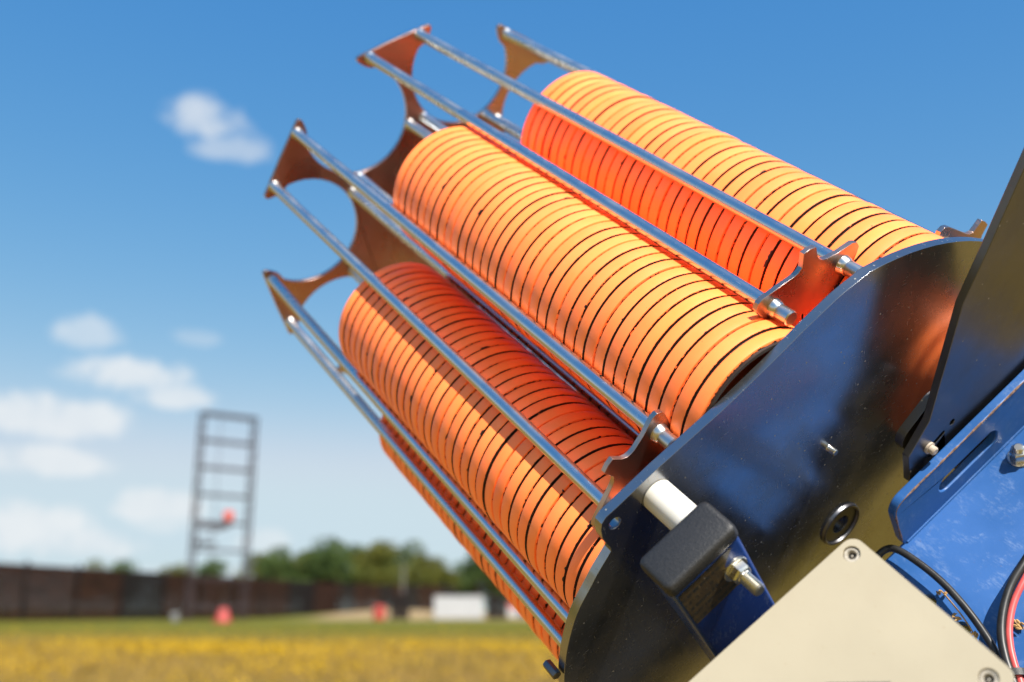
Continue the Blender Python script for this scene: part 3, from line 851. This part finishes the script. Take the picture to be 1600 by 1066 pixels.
# dark throwing plate, the arm end behind it, added reflection block and stand
dk = [(78.7, 23.1), (99.6, 40.7), (130.5, 48.3), (146.0, 52.4), (183.1, 61.7), (212.6, 78.7), (256.1, 102.5), (299.0, 125.8), (345, 152), (345, 172), (256, 128), (190, 121), (127, 132), (70, 142), (10, 170), (-6, 110), (44, 60), (52, 26)]
link('throwing_plate', prism_mesh('throwing_plate', dk, -61.5, -56.0, holes=[obround((78.0, 54.6), (72.0, 42.0), 1.9), circle(82.3, 63.0, 2.4, 16)]), trap, DARK_STEEL, bevel=0.0004, ang=30)
link('throwing_arm', prism_mesh('throwing_arm', obround((79.5, 38.5), (92, 58), 10.5, 14), -52, -45.5), trap, DARK_STEEL, bevel=0.0012, seg=3, ang=30)
link('bush', lathe_mesh('bush', [(0, -67.2), (2.2, -67.2), (3.0, -66.4), (3.0, -63.2), (4.2, -63.0), (4.2, -61.53), (0, -61.53)], 20, Matrix.Translation((74.2, 41.6, 0))), trap, NYLON_OLD)
link('reflection_block', prism_mesh('reflection_block', rounded(-235, -330, 170, -73, 14, 6), -80, -45, lambda u, v, w: E(u, w, v)), trap, BLACK_PLASTIC, bevel=0.002)  # unseen block, added to darken what the base plate mirrors
gx = (MACHINE.to_3x3().transposed() @ Vector((0, 0, -1))).normalized()
ga = gx.orthogonal().normalized(); gb = gx.cross(ga); gp = E(100, -42, -250)
link('stand', prism_mesh('stand', rounded(-45, -45, 45, 45, 6), 0, 925, lambda u, v, w: gp + ga * u + gb * v + gx * w), trap, BLUE_DARK)

# blue bracket: flange with slot, and floor
FL = 13.5
flo = [(FL + 8, -3.5), (176, -3.5), (176, 52.2)] + [(FL + 11 - 11 * math.sin(t), 52.2 - 11 + 11 * math.cos(t)) for t in [math.pi / 2 * i / 8 for i in range(9)]] + [(FL, 9), (FL + 1.2, 1.5)]
bracket = link('bracket', prism_mesh('bracket', flo, -70.6, -64.4, lambda u, v, w: E(u, v, w), holes=[obround((60.5, 25.0), (101.5, 25.0), 7.6, 12)]), trap, BLUE, bevel=0.001, seg=3, ang=30)
flr = [(FL + 2, -69.0), (-40, -69.0), (-40, -400), (176, -400), (176, -69.0)]
floor_plate = link('bracket_floor', prism_mesh('bracket_floor', flr, -4.0, 2.0, lambda u, v, w: E(u, w, v), holes=[circle(-6.2, -108.0, 4.8, 20), circle(-7.3, -134.7, 5.2, 20)]), bracket, BLUE, bevel=0.0006, ang=30)
for a_, z_ in ((-6.2, -108.0), (-7.3, -134.7)):
    link('plug', prism_mesh('plug', circle(a_, z_, 6.6, 20), -11.0, -8.0, lambda u, v, w: E(u, w, v)), bracket, YELLOW)
bolt(bracket, E(112.4, 2.0, -83.5), E2, washer=7.8, nut=6.1, nh=8.8, stud=3.5, length=14)
link('weld', tube_mesh('weld', [E(17 + 7 * i, 2.4 + random.uniform(-.15, .15), -70.4) for i in range(23)], 1.3, 8), bracket, BLUE)
# paint rubbed off along the inner lip of the flange
we = [(FL + 0.4, 8), (FL + 0.6, 30), (FL + 1.2, 42), (FL + 4.2, 48.6), (FL + 11, 51.4)] + [(FL + 11 + 9 * i, 51.75 + random.uniform(-.25, .2)) for i in range(1, 16)]
wp = catmull([E(a_, b_, -70.35) for a_, b_ in we], 3)
link('worn_edge', tube_mesh('worn_edge', wp, 0.75, 7, MM, None, [random.uniform(0.55, 1.15) for _ in wp]), bracket, WORN)

# beige control box
BOXF = lambda u, v, w: E(-49.6 - u * 0.9991 - v * 0.0457, w, -124.0 + u * 0.0405 - v * 0.9988)
box = link('control_box', prism_mesh('control_box', rounded(0.6, 0.6, 171, 101.4, 6.0, 6), 4, 174.2, BOXF), trap, BEIGE, bevel=0.001, ang=40)
lidp = rounded(0, 0, 172, 102, 6.5, 7)
scr_pos = [(8.3, 7.4), (9.8, 93.2), (163.7, 8.0), (163.7, 94.0)]
lid = link('lid', prism_mesh('lid', lidp, 174.6, 180.0, BOXF, holes=[circle(a_, b_, 4.4, 24) for a_, b_ in scr_pos]), box, BEIGE, bevel=0.0009, seg=3, ang=30)
for a_, b_ in scr_pos:
    p = BOXF(a_, b_, 0); fr = Matrix.Translation(E2 * 0) @ Matrix.Translation(p) @ E2.to_track_quat('Z', 'Y').to_matrix().to_4x4()
    link('screw', lathe_mesh('screw', [(4.25, 175.0), (4.25, 178.2), (3.9, 178.9), (2.7, 179.0), (2.3, 178.4), (2.2, 176.2), (0.7, 176.2), (0.55, 177.7), (0, 177.8)], 24, fr), box, mat_simple('screw_head', (0.42, 0.38, 0.31), 0.55, 0.3, 400) if not bpy.data.materials.get('screw_head') else bpy.data.materials['screw_head'])
    link('screw_socket', lathe_mesh('screw_socket', [(2.15, 176.25), (0.75, 176.3)], 20, fr), box, BLACK_HOLE)
# printed label on the lid, only its upper edge reaches into the frame
lp0 = Vector((-115.6, -167.4)); lp1 = Vector((-94.4, -188.2)); dl = (lp1 - lp0).normalized(); nl = Vector((-dl.y, dl.x))
if (nl.x + nl.y * 0) > 0: nl = -nl
lq = [lp0, lp1, lp1 + nl * 18, lp0 + nl * 18]
link('label', prism_mesh('label', [tuple(v) for v in lq], 180.02, 180.15, lambda u, v, w: E(u, w, v)), lid, mat_simple('label_print', (0.16, 0.14, 0.12), 0.5, 0.6, 900, 0.0))

# cables
def cable(name, pts, rad, mat):
    return link(name, tube_mesh(name, catmull([E(*p) for p in pts], 9), rad, 16), trap, mat, ang=80)
cable('cable', [(-34, 5.5, -68), (-12, 8, -66.4), (1, 9.5, -67), (5.9, 11.5, -74.1), (7.2, 12.5, -91.5), (6.4, 12.5, -109.4), (3.3, 12.5, -126.6), (-1.0, 12, -142.4), (-6.8, 12, -157.7), (-13, 10.5, -168), (-24, 8, -182)], 2.45, CABLE_BLACK)
cable('cable', [(88, 10, -130), (66, 16, -134.5), (46.7, 18, -138.6), (28.8, 18, -142.7), (12.5, 18, -150.2), (0.1, 18, -159.1), (-8.8, 18, -168.7), (-14, 18, -176), (-22, 18, -187), (-36, 18, -201)], 2.75, CABLE_BLACK)
cable('cable', [(80, 11, -136), (56, 16.5, -141), (38.2, 18, -145.6), (22.3, 18, -150.4), (8.7, 18, -157.8), (-1.0, 18, -166), (-8.4, 18, -174.6), (-14.2, 18, -183), (-25, 18, -196)], 2.1, CABLE_RED)
# cable tie around the pair
ctr = E(-13.2, 18, -178.4); tdir = (E(-21, 18, -187) - E(-8.5, 18, -171.5)).normalized(); side = tdir.cross(E2).normalized()
tie = bmesh.new(); ri = []
for k in range(25):
    a = 2 * math.pi * k / 24
    p = ctr + side * (6.0 * math.cos(a)) + E2 * (3.7 * math.sin(a))
    ri.append([tie.verts.new((p + tdir * w_ + (side * math.cos(a) + E2 * math.sin(a)) * e_) * MM) for w_, e_ in ((-2.1, 0), (2.1, 0), (2.1, 1.1), (-2.1, 1.1))])
for ra, rb in zip(ri, ri[1:]):
    for i in range(4): tie.faces.new((ra[i], ra[(i + 1) % 4], rb[(i + 1) % 4], rb[i]))
link('cable_tie', from_bm(tie, 'cable_tie'), trap, BLACK_PLASTIC, ang=40)

# ------------------------------------------------------------------ clay targets, one by one
PITCHC = 10.85
prof = [(50.5, 0), (52.8, 0), (53.1, 0.3), (53.1, 1.5), (54.5, 1.62), (54.9, 1.9), (55, 2.3), (55, 10.2), (54.85, 10.55), (54.4, 10.75), (48, 10.8), (47, 11.5), (45, 17), (40, 19), (38, 22), (20, 24), (0, 24),
        ]
inner = [(0, 21), (35, 20.5), (37, 17), (43, 15.5), (46.5, 10), (49.5, 8), (50.5, 0)]
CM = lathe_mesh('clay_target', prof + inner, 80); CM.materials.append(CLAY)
for p in CM.polygons: p.use_smooth = True
CM.set_sharp_from_angle(angle=R(40))
ORD = ['first', 'second', 'third', 'fourth', 'fifth', 'sixth', 'seventh', 'eighth', 'ninth', 'tenth', 'eleventh', 'twelfth', 'thirteenth', 'fourteenth', 'fifteenth', 'sixteenth', 'seventeenth', 'eighteenth', 'nineteenth',
       'twentieth', 'twenty-first', 'twenty-second', 'twenty-third', 'twenty-fourth', 'twenty-fifth', 'twenty-sixth', 'twenty-seventh', 'twenty-eighth', 'twenty-ninth', 'thirtieth', 'thirty-first', 'thirty-second', 'thirty-third', 'thirty-fourth', 'thirty-fifth']
STACKS = [(-22.5, 35, 'broad middle stack'), (-67.5, 34, 'half-shaded stack below the middle one'), (22.5, 34, 'uppermost stack on the right'), (-112.5, 34, 'lowest stack, behind two close rods'),
          (67.5, 34, 'rear stack next behind the uppermost one'), (112.5, 34, 'upper stack at the back'), (157.5, 34, 'lower stack at the back'), (-157.5, 34, 'rear stack next behind the lowest one')]
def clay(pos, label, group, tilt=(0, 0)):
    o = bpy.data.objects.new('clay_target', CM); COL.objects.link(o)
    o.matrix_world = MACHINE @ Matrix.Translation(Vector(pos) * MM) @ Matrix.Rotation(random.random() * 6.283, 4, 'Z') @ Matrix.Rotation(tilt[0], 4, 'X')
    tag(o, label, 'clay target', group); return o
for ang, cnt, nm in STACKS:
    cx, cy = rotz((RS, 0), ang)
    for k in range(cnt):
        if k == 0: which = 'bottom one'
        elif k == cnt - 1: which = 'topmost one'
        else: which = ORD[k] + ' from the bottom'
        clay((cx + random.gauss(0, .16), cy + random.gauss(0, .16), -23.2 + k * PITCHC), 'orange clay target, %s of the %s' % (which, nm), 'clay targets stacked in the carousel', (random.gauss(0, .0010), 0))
clay((54, 121, -55.9), 'orange clay target on the throwing plate, seen only as a glow in the base plate', 'clay target waiting to be thrown')

# dry grass caught behind the box
dg = empty('dry_grass_stalk', MACHINE.copy()); tag(dg, 'dry brown grass stalk caught between the black cable and beige box', 'grass stalk')
link('stalk', tube_mesh('stalk', catmull([E(3.5, 5.5, -110), E(2.6, 5.6, -114.2), E(-0.8, 5.8, -128.3), E(-5.1, 6.2, -140.4), E(-10.2, 7.2, -150.1), E(-15, 8, -159)], 5), 0.5, 6), dg, STRAW)
def husk(parent, c_, d_, L, name='husk'):
    d_ = Vector(d_).normalized()
    link(name, tube_mesh(name, [c_ + d_ * L * (t - .5) for t in (0, .15, .4, .7, 1)], L * .2, 6, MM, None, [.15, .7, 1, .7, .1]), parent, STRAW)
for a_, b_, z_ in ((-4.0, 6.5, -127.5), (-4.8, 6.8, -129.5), (-7.9, 7, -141.7), (-8.8, 7.4, -146), (-6.2, 6.5, -144.5), (3.6, 5.0, -113), (1.4, 5.0, -110)):
    for _ in range(2):
        husk(dg, E(a_ + random.uniform(-.8, .8), b_, z_ + random.uniform(-.8, .8)), E(random.uniform(-1, 1), random.uniform(0, .6), random.uniform(-1, 0.2)), random.uniform(3.2, 5.4))
dh = empty('dry_seed_head', MACHINE.copy()); tag(dh, 'clump of dry seed husks on the blue bracket beside the red cable', 'seed head')
for i in range(9):
    husk(dh, E(15.9 + random.uniform(-2.4, 2.4), 3.5 + random.uniform(0, 2.4), -156.6 + random.uniform(-2.8, 2.8)), E(random.uniform(-.4, .6), random.uniform(0, .5), -1), random.uniform(3.6, 6))
